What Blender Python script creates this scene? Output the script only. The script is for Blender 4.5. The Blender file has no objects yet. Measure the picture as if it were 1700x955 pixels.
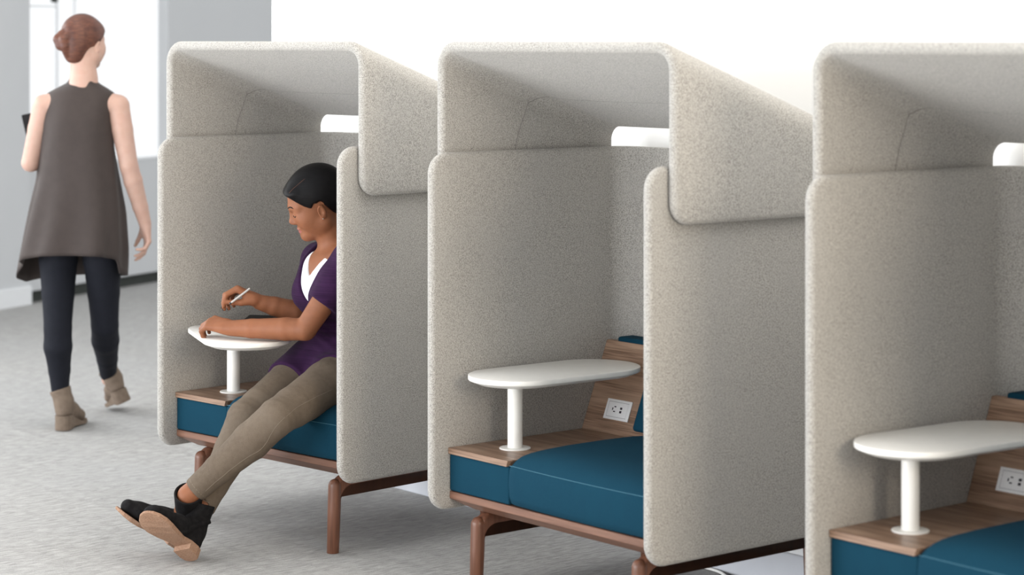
import bpy, bmesh, math, random
import numpy as np
from mathutils import Vector, Matrix

# ------------------------------------------------------------------ camera, world, lights, exposure
scene = bpy.context.scene
COL = scene.collection
F_PX, Y0, YAW = 3748.4, 66.76, math.radians(50.645)
CAM = Vector((5.3114, -4.026, 1.63))
cam_data = bpy.data.cameras.new('camera')
cam = bpy.data.objects.new('camera', cam_data)
COL.objects.link(cam)
cam.location = CAM
cam.rotation_euler = (math.pi / 2, 0, YAW)
cam_data.sensor_width = 36.0
cam_data.lens = F_PX / 1700 * 36.0
cam_data.shift_y = -(477.5 - Y0) / 1700
cam_data.clip_end = 200
cam_data.dof.use_dof = True
cam_data.dof.focus_distance = 7.2
cam_data.dof.aperture_fstop = 2.8
scene.camera = cam

world = bpy.data.worlds.new('World')
scene.world = world
world.use_nodes = True
bg = world.node_tree.nodes['Background']
bg.inputs['Color'].default_value = (0.965, 0.985, 1.0, 1)
bg.inputs['Strength'].default_value = 0.86

FWD_V = Vector((-math.sin(YAW), math.cos(YAW), 0)); RIGHT_V = Vector((math.cos(YAW), math.sin(YAW), 0))
def area_light(name, loc, target, sx, sy, energy, color):
    d = bpy.data.lights.new(name, 'AREA')
    d.shape = 'RECTANGLE'; d.size = sx; d.size_y = sy; d.energy = energy; d.color = color
    o = bpy.data.objects.new(name, d)
    COL.objects.link(o)
    o.location = loc
    o.rotation_euler = (Vector(target) - Vector(loc)).to_track_quat('-Z', 'Y').to_euler()
    return o
area_light('window_daylight_front', (-2.5, -7.0, 1.3), (-1.5, 0.5, 0.7), 8.0, 2.4, 470, (0.90, 0.945, 1.0))
area_light('added_floor_bounce_light', (0.0, -4.3, 3.2), (0.0, -4.3, 0.0), 8.0, 1.6, 650, (0.98, 0.975, 0.97)).data.spread = math.radians(100)  # added unseen lamp: brightens the floor ahead so it bounces under the hoods
area_light('window_daylight_left', CAM + RIGHT_V * -4.6 + FWD_V * 10.6 + Vector((0, 0, .1)), CAM + RIGHT_V * -1.0 + FWD_V * 9.3 - Vector((0, 0, 1.4)), 3.0, 2.2, 150, (0.95, 0.98, 1.0))
area_light('warm_room_lamps', (8.2, -1.2, 2.6), (0.8, 0.4, 0.9), 2.5, 2.0, 195, (1.0, 0.86, 0.68))
area_light('wall_wash_light', (0.4, 0.1, 3.5), (0.4, 0.95, 1.2), 8.0, 0.5, 55, (1.0, 0.95, 0.87))
scene.view_settings.view_transform = 'Standard'
scene.view_settings.look = 'None'
scene.view_settings.exposure = 0.33
scene.view_settings.gamma = 1.0
scene.view_settings.use_curve_mapping = False

# ------------------------------------------------------------------ pixel helpers (measuring only)
FWD, RIGHT = FWD_V, RIGHT_V
def P(px, py, Z):
    """world point seen at photo pixel (px, py) at depth Z metres"""
    return CAM + FWD * Z + RIGHT * ((px - 850) / F_PX * Z) + Vector((0, 0, -(py - Y0) / F_PX * Z))
def G(px, py):
    """floor point under photo pixel"""
    p = P(px, py, 1.63 * F_PX / (py - Y0)); p.z = 0; return p

# ------------------------------------------------------------------ object helpers
def tag(o, label=None, cat=None, group=None, kind=None):
    if label: o['label'] = label
    if cat: o['category'] = cat
    if group: o['group'] = group
    if kind: o['kind'] = kind
    return o
def empty(name, loc=(0, 0, 0), rz=0):
    o = bpy.data.objects.new(name, None); COL.objects.link(o)
    o.location = loc; o.rotation_euler = (0, 0, rz); o.empty_display_size = 0.1
    return o
def obj(name, bm_or_data, mat, parent=None, smooth=True, angle=None):
    if isinstance(bm_or_data, bmesh.types.BMesh):
        me = bpy.data.meshes.new(name); bm_or_data.to_mesh(me); bm_or_data.free()
    else:
        v, f = bm_or_data
        me = bpy.data.meshes.new(name); me.from_pydata([tuple(p) for p in v], [], [tuple(q) for q in f]); me.update()
    for m in (mat if isinstance(mat, (list, tuple)) else [mat]): me.materials.append(m)
    if smooth:
        me.polygons.foreach_set('use_smooth', [True] * len(me.polygons))
        if angle: me.set_sharp_from_angle(angle=math.radians(angle))
    o = bpy.data.objects.new(name, me); COL.objects.link(o)
    if parent: o.parent = parent
    return o
def copy_tree(o, parent=None):
    c = o.copy(); COL.objects.link(c)
    if parent: c.parent = parent
    for ch in list(o.children): copy_tree(ch, c)
    return c
def box_bm(x0, x1, y0, y1, z0, z1, bev=0.0, seg=3):
    bm = bmesh.new(); bmesh.ops.create_cube(bm, size=1)
    for v in bm.verts:
        v.co = Vector((x0 + (v.co.x + .5) * (x1 - x0), y0 + (v.co.y + .5) * (y1 - y0), z0 + (v.co.z + .5) * (z1 - z0)))
    if bev: bmesh.ops.bevel(bm, geom=bm.edges[:], offset=bev, segments=seg, profile=.5, affect='EDGES')
    return bm
def prism_bm(poly, axis, a0, a1, bev=0.0, seg=3):
    """poly: 2-D outline; axis 'x' -> outline is (y,z); 'y' -> (x,z); 'z' -> (x,y)"""
    bm = bmesh.new()
    def mk(p, a): return {'x': (a, p[0], p[1]), 'y': (p[0], a, p[1]), 'z': (p[0], p[1], a)}[axis]
    A = [bm.verts.new(mk(p, a0)) for p in poly]; B = [bm.verts.new(mk(p, a1)) for p in poly]
    n = len(poly)
    bm.faces.new(A); bm.faces.new(B[::-1])
    for i in range(n): bm.faces.new((A[i], B[i], B[(i + 1) % n], A[(i + 1) % n]))
    bmesh.ops.recalc_face_normals(bm, faces=bm.faces[:])
    if bev:
        es = [e for e in bm.edges if len(e.link_faces) == 2 and e.calc_face_angle(0) > math.radians(28)]
        bmesh.ops.bevel(bm, geom=es, offset=bev, segments=seg, profile=.5, affect='EDGES')
    return bm
def lathe(prof, n=32, cx=0, cy=0, axis=None):
    """prof: list of (r, z) bottom to top; returns (verts, faces), closed by caps"""
    v, f = [], []
    for r, z in prof:
        for i in range(n):
            a = 2 * math.pi * i / n; v.append((cx + r * math.cos(a), cy + r * math.sin(a), z))
    for k in range(len(prof) - 1):
        for i in range(n):
            f.append((k * n + i, k * n + (i + 1) % n, (k + 1) * n + (i + 1) % n, (k + 1) * n + i))
    f.append(tuple(range(n - 1, -1, -1))); f.append(tuple((len(prof) - 1) * n + i for i in range(n)))
    return v, f
def tube(pts, r, n=8):
    """round tube along points; r a number or list"""
    pts = [Vector(p) for p in pts]; rs = r if isinstance(r, (list, tuple)) else [r] * len(pts)
    v, f = [], []; up = None
    for i, p in enumerate(pts):
        t = (pts[min(i + 1, len(pts) - 1)] - pts[max(i - 1, 0)]).normalized()
        if up is None: up = t.orthogonal().normalized()
        up = (up - t * up.dot(t)).normalized(); s = t.cross(up)
        for k in range(n):
            a = 2 * math.pi * k / n; v.append(p + (up * math.cos(a) + s * math.sin(a)) * rs[i])
    for i in range(len(pts) - 1):
        for k in range(n): f.append((i * n + k, i * n + (k + 1) % n, (i + 1) * n + (k + 1) % n, (i + 1) * n + k))
    f.append(tuple(range(n - 1, -1, -1))); f.append(tuple((len(pts) - 1) * n + k for k in range(n)))
    return v, f
def smooth_path(pts, n=8):
    """Catmull-Rom through points"""
    pts = [Vector(p) for p in pts]; q = [2 * pts[0] - pts[1]] + pts + [2 * pts[-1] - pts[-2]]; out = []
    for i in range(1, len(q) - 2):
        for k in range(n):
            t = k / n
            out.append(.5 * ((2 * q[i]) + (q[i + 1] - q[i - 1]) * t + (2 * q[i - 1] - 5 * q[i] + 4 * q[i + 1] - q[i + 2]) * t * t + (3 * q[i] - q[i - 1] - 3 * q[i + 1] + q[i + 2]) * t ** 3))
    out.append(pts[-1]); return out

# ------------------------------------------------------------------ materials
def new_mat(name, rough=.6, spec=.5, color=(.5, .5, .5)):
    m = bpy.data.materials.new(name); m.use_nodes = True
    b = m.node_tree.nodes['Principled BSDF']
    b.inputs['Base Color'].default_value = (*color, 1); b.inputs['Roughness'].default_value = rough
    b.inputs['Specular IOR Level'].default_value = spec
    return m, m.node_tree, b
def noise_mat(name, layers, base, rough=.8, spec=.3, bump=0, bump_scale=400, sheen=0, coord='Object', wear=None):
    """layers: list of (scale xyz, detail, lo, hi, colour, strength): mixes colour over base where noise is between lo..hi"""
    m, nt, b = new_mat(name, rough, spec, base)
    N = nt.nodes; Lk = nt.links
    tc = N.new('ShaderNodeTexCoord'); cur = None
    for sc, det, lo, hi, colr, st in layers:
        mp = N.new('ShaderNodeMapping'); mp.inputs['Scale'].default_value = sc if isinstance(sc, tuple) else (sc, sc, sc)
        Lk.new(tc.outputs[coord], mp.inputs['Vector'])
        nz = N.new('ShaderNodeTexNoise'); nz.inputs['Scale'].default_value = 1; nz.inputs['Detail'].default_value = det
        Lk.new(mp.outputs['Vector'], nz.inputs['Vector'])
        mr = N.new('ShaderNodeMapRange'); mr.inputs['From Min'].default_value = lo; mr.inputs['From Max'].default_value = hi
        mr.inputs['To Max'].default_value = st
        Lk.new(nz.outputs['Fac'], mr.inputs['Value'])
        mx = N.new('ShaderNodeMix'); mx.data_type = 'RGBA'
        Lk.new(mr.outputs['Result'], mx.inputs['Factor'])
        if cur is None: mx.inputs['A'].default_value = (*base, 1)
        else: Lk.new(cur, mx.inputs['A'])
        mx.inputs['B'].default_value = (*colr, 1); cur = mx.outputs['Result']
    if cur is not None: Lk.new(cur, b.inputs['Base Color'])
    if bump:
        mp = N.new('ShaderNodeMapping'); mp.inputs['Scale'].default_value = bump_scale if isinstance(bump_scale, tuple) else (bump_scale,) * 3
        Lk.new(tc.outputs[coord], mp.inputs['Vector'])
        nz = N.new('ShaderNodeTexNoise'); nz.inputs['Scale'].default_value = 1; nz.inputs['Detail'].default_value = 3
        Lk.new(mp.outputs['Vector'], nz.inputs['Vector'])
        bp = N.new('ShaderNodeBump'); bp.inputs['Strength'].default_value = bump; bp.inputs['Distance'].default_value = .002
        Lk.new(nz.outputs['Fac'], bp.inputs['Height']); Lk.new(bp.outputs['Normal'], b.inputs['Normal'])
    if sheen:
        b.inputs['Sheen Weight'].default_value = sheen; b.inputs['Sheen Roughness'].default_value = .5
    return m

FELT = noise_mat('felt_melange', [(260, 3, .42, .62, (.25, .236, .216), .85), (540, 2, .53, .68, (.085, .079, .072), .85), (450, 2, .55, .70, (.72, .69, .64), .75), (9, 2, .35, .65, (.41, .394, .368), .3)],
                 (.485, .463, .426), rough=.95, spec=.1, bump=.4, bump_scale=480, sheen=.2)
SEAM = noise_mat('felt_seam', [(300, 2, .4, .6, (.2, .19, .18), .5)], (.28, .265, .25), rough=.95, spec=.1)
TEAL = noise_mat('teal_fabric', [(420, 2, .4, .65, (.0035, .034, .062), .7), (14, 2, .4, .7, (.0055, .046, .076), .4)], (.0062, .044, .073), rough=.9, spec=.12, bump=.25, bump_scale=600, sheen=.0)
THREAD = noise_mat('teal_thread', [(200, 1, .4, .6, (.05, .15, .21), .5)], (.07, .19, .25), rough=.8)
WALNUT = noise_mat('walnut_veneer', [((4, 130, 130), 4, .38, .62, (.17, .098, .062), .85), ((7, 330, 330), 2, .48, .66, (.115, .064, .041), .75), ((2.5, 28, 28), 3, .45, .62, (.44, .295, .205), .55)],
                   (.345, .218, .146), rough=.40, spec=.4, bump=.06, bump_scale=(9, 260, 260))
OAK = noise_mat('walnut_solid', [((60, 60, 5), 3, .4, .65, (.108, .046, .027), .8), ((240, 240, 9), 2, .5, .7, (.09, .037, .022), .5)], (.185, .078, .045), rough=.38, spec=.45)
RAILW = noise_mat('walnut_rail', [((5, 80, 80), 3, .4, .65, (.15, .072, .047), .7), ((9, 260, 260), 2, .5, .7, (.13, .06, .038), .5)], (.225, .113, .074), rough=.42, spec=.4)
WHITE = noise_mat('white_laminate', [(30, 2, .4, .6, (.84, .82, .775), .4)], (.88, .86, .815), rough=.38, spec=.4)
PLASTIC = noise_mat('white_plastic', [(60, 2, .4, .6, (.82, .81, .80), .3)], (.85, .84, .83), rough=.35, spec=.4)
SLOT = noise_mat('dark_slot', [(60, 2, .4, .6, (.02, .015, .02), .3)], (.03, .022, .03), rough=.5)
LINE = noise_mat('grey_joint', [(60, 2, .4, .6, (.35, .34, .35), .3)], (.4, .39, .4), rough=.6)
WALLW = noise_mat('white_wall_paint', [(3, 2, .4, .6, (.86, .86, .85), .4)], (.88, .88, .87), rough=.9, spec=.2, bump=.05, bump_scale=60)
WALLG = noise_mat('grey_wall_paint', [(3, 2, .4, .6, (.60, .61, .62), .4)], (.62, .63, .64), rough=.9, spec=.2, bump=.05, bump_scale=60)
KICK = noise_mat('dark_kick_gap', [(20, 2, .4, .6, (.03, .035, .03), .4)], (.045, .05, .045), rough=.7)
FRAMEW = noise_mat('white_frame', [(20, 2, .4, .6, (.8, .81, .82), .3)], (.84, .85, .86), rough=.5)
BASEB = noise_mat('shaded_white_baseboard', [(20, 2, .4, .6, (.55, .56, .59), .3)], (.58, .59, .62), rough=.5)  # white board, shade beneath the booths put into its colour
CARPET = noise_mat('streaked_carpet', [((90, 6.0, 1), 4, .38, .62, (.28, .274, .263), .7), ((240, 20, 1), 3, .48, .66, (.13, .127, .121), .7), ((200, 16, 1), 3, .52, .68, (.66, .65, .63), .7), ((560, 380, 1), 2, .46, .64, (.12, .115, .11), .7), ((640, 460, 1), 2, .53, .68, (.72, .71, .69), .65), (1.1, 2, .35, .65, (.38, .38, .38), .3)],
                   (.455, .446, .431), rough=.95, spec=.15, bump=.6, bump_scale=(520, 300, 1))

# ------------------------------------------------------------------ the room
def struct(name, bm, mat, parent=None, smooth=False):
    o = obj(name, bm, mat, parent, smooth)
    if parent is None: o['kind'] = 'structure'
    return o
struct('floor', box_bm(-16, 9, -10, 18, -.06, 0), CARPET)
WY = .862                                                    # face of the white wall behind the booths
WX0 = -2.135                                                 # its free left end
struct('wall_back', box_bm(WX0, 8.5, WY, WY + .14, 0, 3.6), WALLW)
bb = struct('baseboard_back', box_bm(WX0, 8.5, WY - .012, WY, 0, .108, .003, 1), BASEB)

# far window wall, running obliquely away behind the walking woman
A = G(45, 505); B = G(257, 469.5)
d = (B - A).normalized(); nrm = Vector((d.y, -d.x, 0))       # nrm points into the room
ang = math.atan2(d.y, d.x)
def wall_s(px):                                               # distance along the wall line seen at pixel column px
    r = FWD + RIGHT * ((px - 850) / F_PX)
    # CAM + t r = A + s d
    M = Matrix(((r.x, -d.x), (r.y, -d.y))); t, s = M.inverted() @ Vector((A.x - CAM.x, A.y - CAM.y)); return s, t
def wall_z(px, py): return 1.63 - (py - Y0) / F_PX * wall_s(px)[1]
W0 = empty('wall_left', (A.x, A.y, 0), ang); W0['kind'] = 'structure'
s1, s2 = wall_s(43)[0], wall_s(279)[0]
sill = wall_z(240, 264)
# local frame: x along the wall, y outward (away from the room)
sgn = 1 if (Matrix.Rotation(ang, 3, 'Z') @ Vector((0, 1, 0))).dot(nrm) < 0 else -1
def wbox(x0, x1, y0, y1, z0, z1, b=0): 
    ya, yb = sorted((sgn * y0, sgn * y1)); return box_bm(x0, x1, ya, yb, z0, z1, b, 2)
obj('pier', wbox(-4.0, s1, -.03, .08, 0, 3.6), WALLG, W0, False)
obj('apron', wbox(s1, s2, 0, .08, .075, sill), WALLG, W0, False)
obj('recess', wbox(s1, s2 + 14, .03, .08, 0, .075), KICK, W0, False)
obj('pier', wbox(s2, s2 + 14.0, 0, .08, .075, 3.6), WALLG, W0, False)
obj('header', wbox(s1, s2, 0, .08, 3.0, 3.6), WALLG, W0, False)
bl = empty('baseboard_left', (A.x, A.y, 0), ang); bl['kind'] = 'structure'
obj('board', wbox(-4.0, s1 + .004, -.045, -.03, 0, .115, .003), FRAMEW, bl, False)
wn = empty('window_1', (A.x, A.y, 0), ang); wn['kind'] = 'structure'
obj('sill_board', wbox(s1, s2, -.004, .08, sill - .0, sill + .01, .002), FRAMEW, wn, False)
m1 = wall_s(107)[0]; m2 = wall_s(136)[0]; zt = wall_z(75, 10)
obj('mullion', wbox(m1 - .005, m1 + .005, .05, .07, sill + .01, 3.0, .001), FRAMEW, wn, False)
obj('mullion', wbox(m2 - .0025, m2 + .0025, .05, .07, sill + .01, 3.0, .001), FRAMEW, wn, False)
obj('transom', wbox(s1, m1 - .005, .05, .07, zt - .005, zt + .005, .001), FRAMEW, wn, False)
obj('latch', wbox(m1 - .05, m1 - .015, .04, .07, wall_z(100, 4), wall_z(100, 4) + .04, .004), KICK, wn, False)
gm, gnt, gb = new_mat('window_glass', .0, .5, (1, 1, 1)); gb.inputs['Transmission Weight'].default_value = 1; gb.inputs['IOR'].default_value = 1.01
obj('pane', wbox(s1, m1 - .011, .058, .062, sill + .01, zt - .011), gm, wn, False)
obj('pane', wbox(m1 + .011, m2 - .007, .058, .062, sill + .01, 3.0), gm, wn, False)
obj('pane', wbox(m2 + .007, s2, .058, .062, sill + .01, 3.0), gm, wn, False)
obj('pane', wbox(s1, m1 - .011, .058, .062, zt + .011, 3.0), gm, wn, False)

# ------------------------------------------------------------------ the booth
W_, T_, ZT, ZB, DEP = .9692, .0315, 1.2973, .2411, .787
HS, HE, HBZ, HTH, HTOP, SLOPE, HBACK = .0617, .0330, 1.1415, .0325, 1.632, .360, .745

def sheet(Mf, s_vals, L, H, R, r, na=7, ne=6, tvals=None):
    """Padded sheet with round rims. Mf(s, t) -> mid-surface point, s in 0..L (path), t in 0..H (other way);
    corners of the (s, t) outline rounded by R; r = half thickness."""
    s_in = [s for s in s_vals if R < s < L - R]
    def ring(dst):
        Rk = R - dst; out = []
        def arc(cs, ct, a0):
            for k in range(na + 1):
                a = a0 + (math.pi / 2) * k / na; out.append((cs + Rk * math.cos(a), ct + Rk * math.sin(a)))
        arc(R, R, math.pi)                                     # corner s=0,t=0
        out.extend((s, dst) for s in s_in)
        arc(L - R, R, 1.5 * math.pi)
        out.extend((L - dst, t) for t in tmid)
        arc(L - R, H - R, 0)
        out.extend((s, H - dst) for s in reversed(s_in))
        arc(R, H - R, math.pi / 2)
        out.extend((dst, t) for t in reversed(tmid))
        return out
    tmid = tvals or [R + (H - 2 * R) * k / 6 for k in range(1, 6)]
    e = 1e-4
    def normal(s, t):
        return (Mf(s + e, t) - Mf(s - e, t)).cross(Mf(s, t + e) - Mf(s, t - e)).normalized()
    bm = bmesh.new(); rings = {}
    for k in range(ne + 1):
        th = (math.pi / 2) * k / ne; dst = r * (1 - math.cos(th)); hh = r * math.sin(th); rg = ring(dst)
        for side in ((1, -1) if k else (0,)):
            rings[(k, side)] = [bm.verts.new(Mf(s, t) + normal(s, t) * (hh * side)) for s, t in rg]
    n = len(rings[(0, 0)])
    for side in (1, -1):
        prev = rings[(0, 0)]
        for k in range(1, ne + 1):
            cur = rings[(k, side)]
            for i in range(n):
                j = (i + 1) % n; bm.faces.new((prev[i], prev[j], cur[j], cur[i]) if side == 1 else (prev[i], cur[i], cur[j], prev[j]))
            prev = cur
        # interior
        a = na + 1; ns = len(s_in); nt_ = len(tmid)
        i_b0 = a; i_c1 = a + ns; i_r = i_c1 + a; i_c2 = i_r + nt_; i_t0 = i_c2 + a; i_c3 = i_t0 + ns; i_l = i_c3 + a
        bot = [prev[i_b0 - 1]] + prev[i_b0:i_b0 + ns] + [prev[i_c1]]
        top = [prev[i_c3]] + list(reversed(prev[i_t0:i_t0 + ns])) + [prev[i_t0 - 1]]
        for i in range(len(bot) - 1):
            q = (bot[i], bot[i + 1], top[i + 1], top[i]); bm.faces.new(q if side == 1 else q[::-1])
        left = prev[i_c3:] + prev[0:i_b0]
        right = prev[i_c1:i_t0]
        for poly in (left, right): bm.faces.new(poly if side == 1 else poly[::-1])
    bmesh.ops.recalc_face_normals(bm, faces=bm.faces[:])
    return bm

def path_u(w, d, Rc, steps=10):
    """U path: up one side (length d-Rc), corner, across (w-2Rc), corner, back. returns f(s)->(x,y), L, breakpoints"""
    a = d - Rc; q = Rc * math.pi / 2; c = w - 2 * Rc; L = 2 * a + 2 * q + c
    def f(s):
        if s <= a: return 0, s
        if s <= a + q: an = (s - a) / Rc; return Rc - Rc * math.cos(an), a + Rc * math.sin(an)
        if s <= a + q + c: return Rc + (s - a - q), d
        if s <= a + 2 * q + c: an = (s - a - q - c) / Rc; return w - Rc + Rc * math.sin(an), a + Rc * math.cos(an)
        return w, a - (s - a - 2 * q - c)
    sv = [a * .35, a * .7] + [a + q * k / steps for k in range(steps + 1)] + [a + q + c * .5] + [a + q + c + q * k / steps for k in range(steps + 1)] + [L - a * .7, L - a * .35]
    return f, L, sv

def lower_screen_bm():
    r = T_ / 2; f, L, sv = path_u(W_ - 2 * r, DEP - r, .075)
    def M(s, t): x, y = f(s); return Vector((x + r, y, ZB + t))
    return sheet(M, sv, L, ZT - ZB, .062, r)
def hood_bm():
    r = HTH / 2; x0 = -HE + r; w = W_ + 2 * HE - HTH; Rc = .062; top0 = HTOP - r
    hgt = top0 - HBZ; a = hgt - Rc; q = Rc * math.pi / 2; c = w - 2 * Rc; L = 2 * a + 2 * q + c; K = .09
    def M(s, t):
        y = HS + t; top = top0 - SLOPE * t; A_ = top - HBZ - Rc
        def zmap(h): return h if h < K else K + (h - K) * (A_ - K) / (a - K)
        if s <= a: return Vector((x0, y, HBZ + zmap(s)))
        if s <= a + q: an = (s - a) / Rc; return Vector((x0 + Rc - Rc * math.cos(an), y, top - Rc + Rc * math.sin(an)))
        if s <= a + q + c: return Vector((x0 + Rc + s - a - q, y, top))
        if s <= a + 2 * q + c: an = (s - a - q - c) / Rc; return Vector((x0 + w - Rc + Rc * math.sin(an), y, top - Rc + Rc * math.cos(an)))
        return Vector((x0 + w, y, HBZ + zmap(L - s)))
    sv = [.09, a * .6] + [a + q * k / 10 for k in range(11)] + [a + q + c / 2] + [a + q + c + q * k / 10 for k in range(11)] + [L - a * .6, L - .09]
    return sheet(M, sv, L, HBACK - HS, .06, r)

def seam_paths():
    xi = -HE + HTH + .0005                                      # inner face of the hood's left side
    zc = lambda v: HTOP - HTH - SLOPE * (v - HS)
    pts = [(xi, .335, 1.25), (xi, .342, 1.297), (xi, .356, 1.35), (xi, .376, 1.395)]; Ri = .062 - HTH / 2
    for a in (0, 22, 45, 68, 90):
        v = .392 + .075 * a / 90; a = math.radians(a); pts.append((xi - .0005 + Ri * (1 - math.cos(a)) + .0005 * math.cos(a), v, zc(v) - Ri + Ri * math.sin(a) - .0005))
    pts += [(.15, .482, zc(.482) - .0004), (W_ / 2, .488, zc(.488) - .0004)]
    mir = [(W_ - x, y, z) for x, y, z in pts[::-1]]
    return smooth_path(pts + mir[1:], 6)

def rounded_rect(cx, cy, w, h, R, n=10):
    out = []
    for (sx, sy, a0) in ((1, 1, 0), (-1, 1, 90), (-1, -1, 180), (1, -1, 270)):
        for k in range(n + 1):
            a = math.radians(a0 + 90 * k / n); out.append((cx + sx * (w / 2 - R) + R * math.cos(a), cy + sy * (h / 2 - R) + R * math.sin(a)))
    return out
def ring_loft(rings):
    v, f = [], []; n = len(rings[0])
    for r in rings: v += r
    for k in range(len(rings) - 1):
        for i in range(n): f.append((k * n + i, k * n + (i + 1) % n, (k + 1) * n + (i + 1) % n, (k + 1) * n + i))
    f.append(tuple(range(n - 1, -1, -1))); f.append(tuple((len(rings) - 1) * n + i for i in range(n)))
    return v, f

PX, PY, SZ, SU = .1689, .203, .4259, .31                        # table post, shelf height, shelf right edge
TABLE_TOP = .646
def table_top_data():
    """oblong top about the post axis, long axis along +y, its centre .145 behind the post"""
    cx, cy, w, h = .010, .143, .288, .576
    lv = [(.034, -.0265), (.030, -.0262), (.0025, -.0150), (.0005, -.0138), (0, -.0125), (0, -.0022), (.0007, -.0007), (.0022, 0)]
    return ring_loft([[(x, y, dz) for x, y in rounded_rect(cx, cy, w - 2 * i, h - 2 * i, .1435 - i, 14)] for i, dz in lv])

def seat_bm():
    u0, u1 = SU + .001, W_ - T_ - .001; nu = 28
    prof = [(.075, .299, 0), (.064, .304, 0), (.0575, .325, 0), (.0550, .36, 0), (.0565, .395, 0), (.0590, .412, 0), (.0600, .4145, 0), (.0640, .4185, .05),
            (.076, .4275, .25), (.095, .4335, .5), (.125, .437, .75), (.17, .439, .92), (.25, .440, 1), (.38, .440, 1), (.48, .439, .95), (.545, .437, .8), (.585, .430, .5), (.60, .41, .1), (.60, .30, 0)]
    rings = []
    for i in range(nu + 1):
        t = i / nu; u = u0 + (u1 - u0) * t
        e = 1 - abs(2 * t - 1) ** 5; end = min(t, 1 - t) * (u1 - u0)
        rr = max(0, 1 - end / .012); ins = .012 * (1 - math.sqrt(max(0, 1 - rr * rr)))
        ring = []
        for (v, z, c) in prof:
            zz = z + .030 * c * e
            # round the two side ends a little
            bow = .011 * (1 - (2 * t - 1) ** 2) * max(0, 1 - max(0, v - .06) / .12)
            ring.append((u, v - bow + ins * (1 if v < .3 else -1) * .6, zz - (ins if z > .36 else 0) * .8))
        rings.append(ring)
    v, f = [], []; n = len(prof)
    for r in rings: v += r
    for k in range(nu):
        for i in range(n): f.append((k * n + i, (k + 1) * n + i, (k + 1) * n + (i + 1) % n, k * n + (i + 1) % n))
    f.append(tuple(range(n))); f.append(tuple(nu * n + i for i in range(n - 1, -1, -1)))
    return v, f

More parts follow.
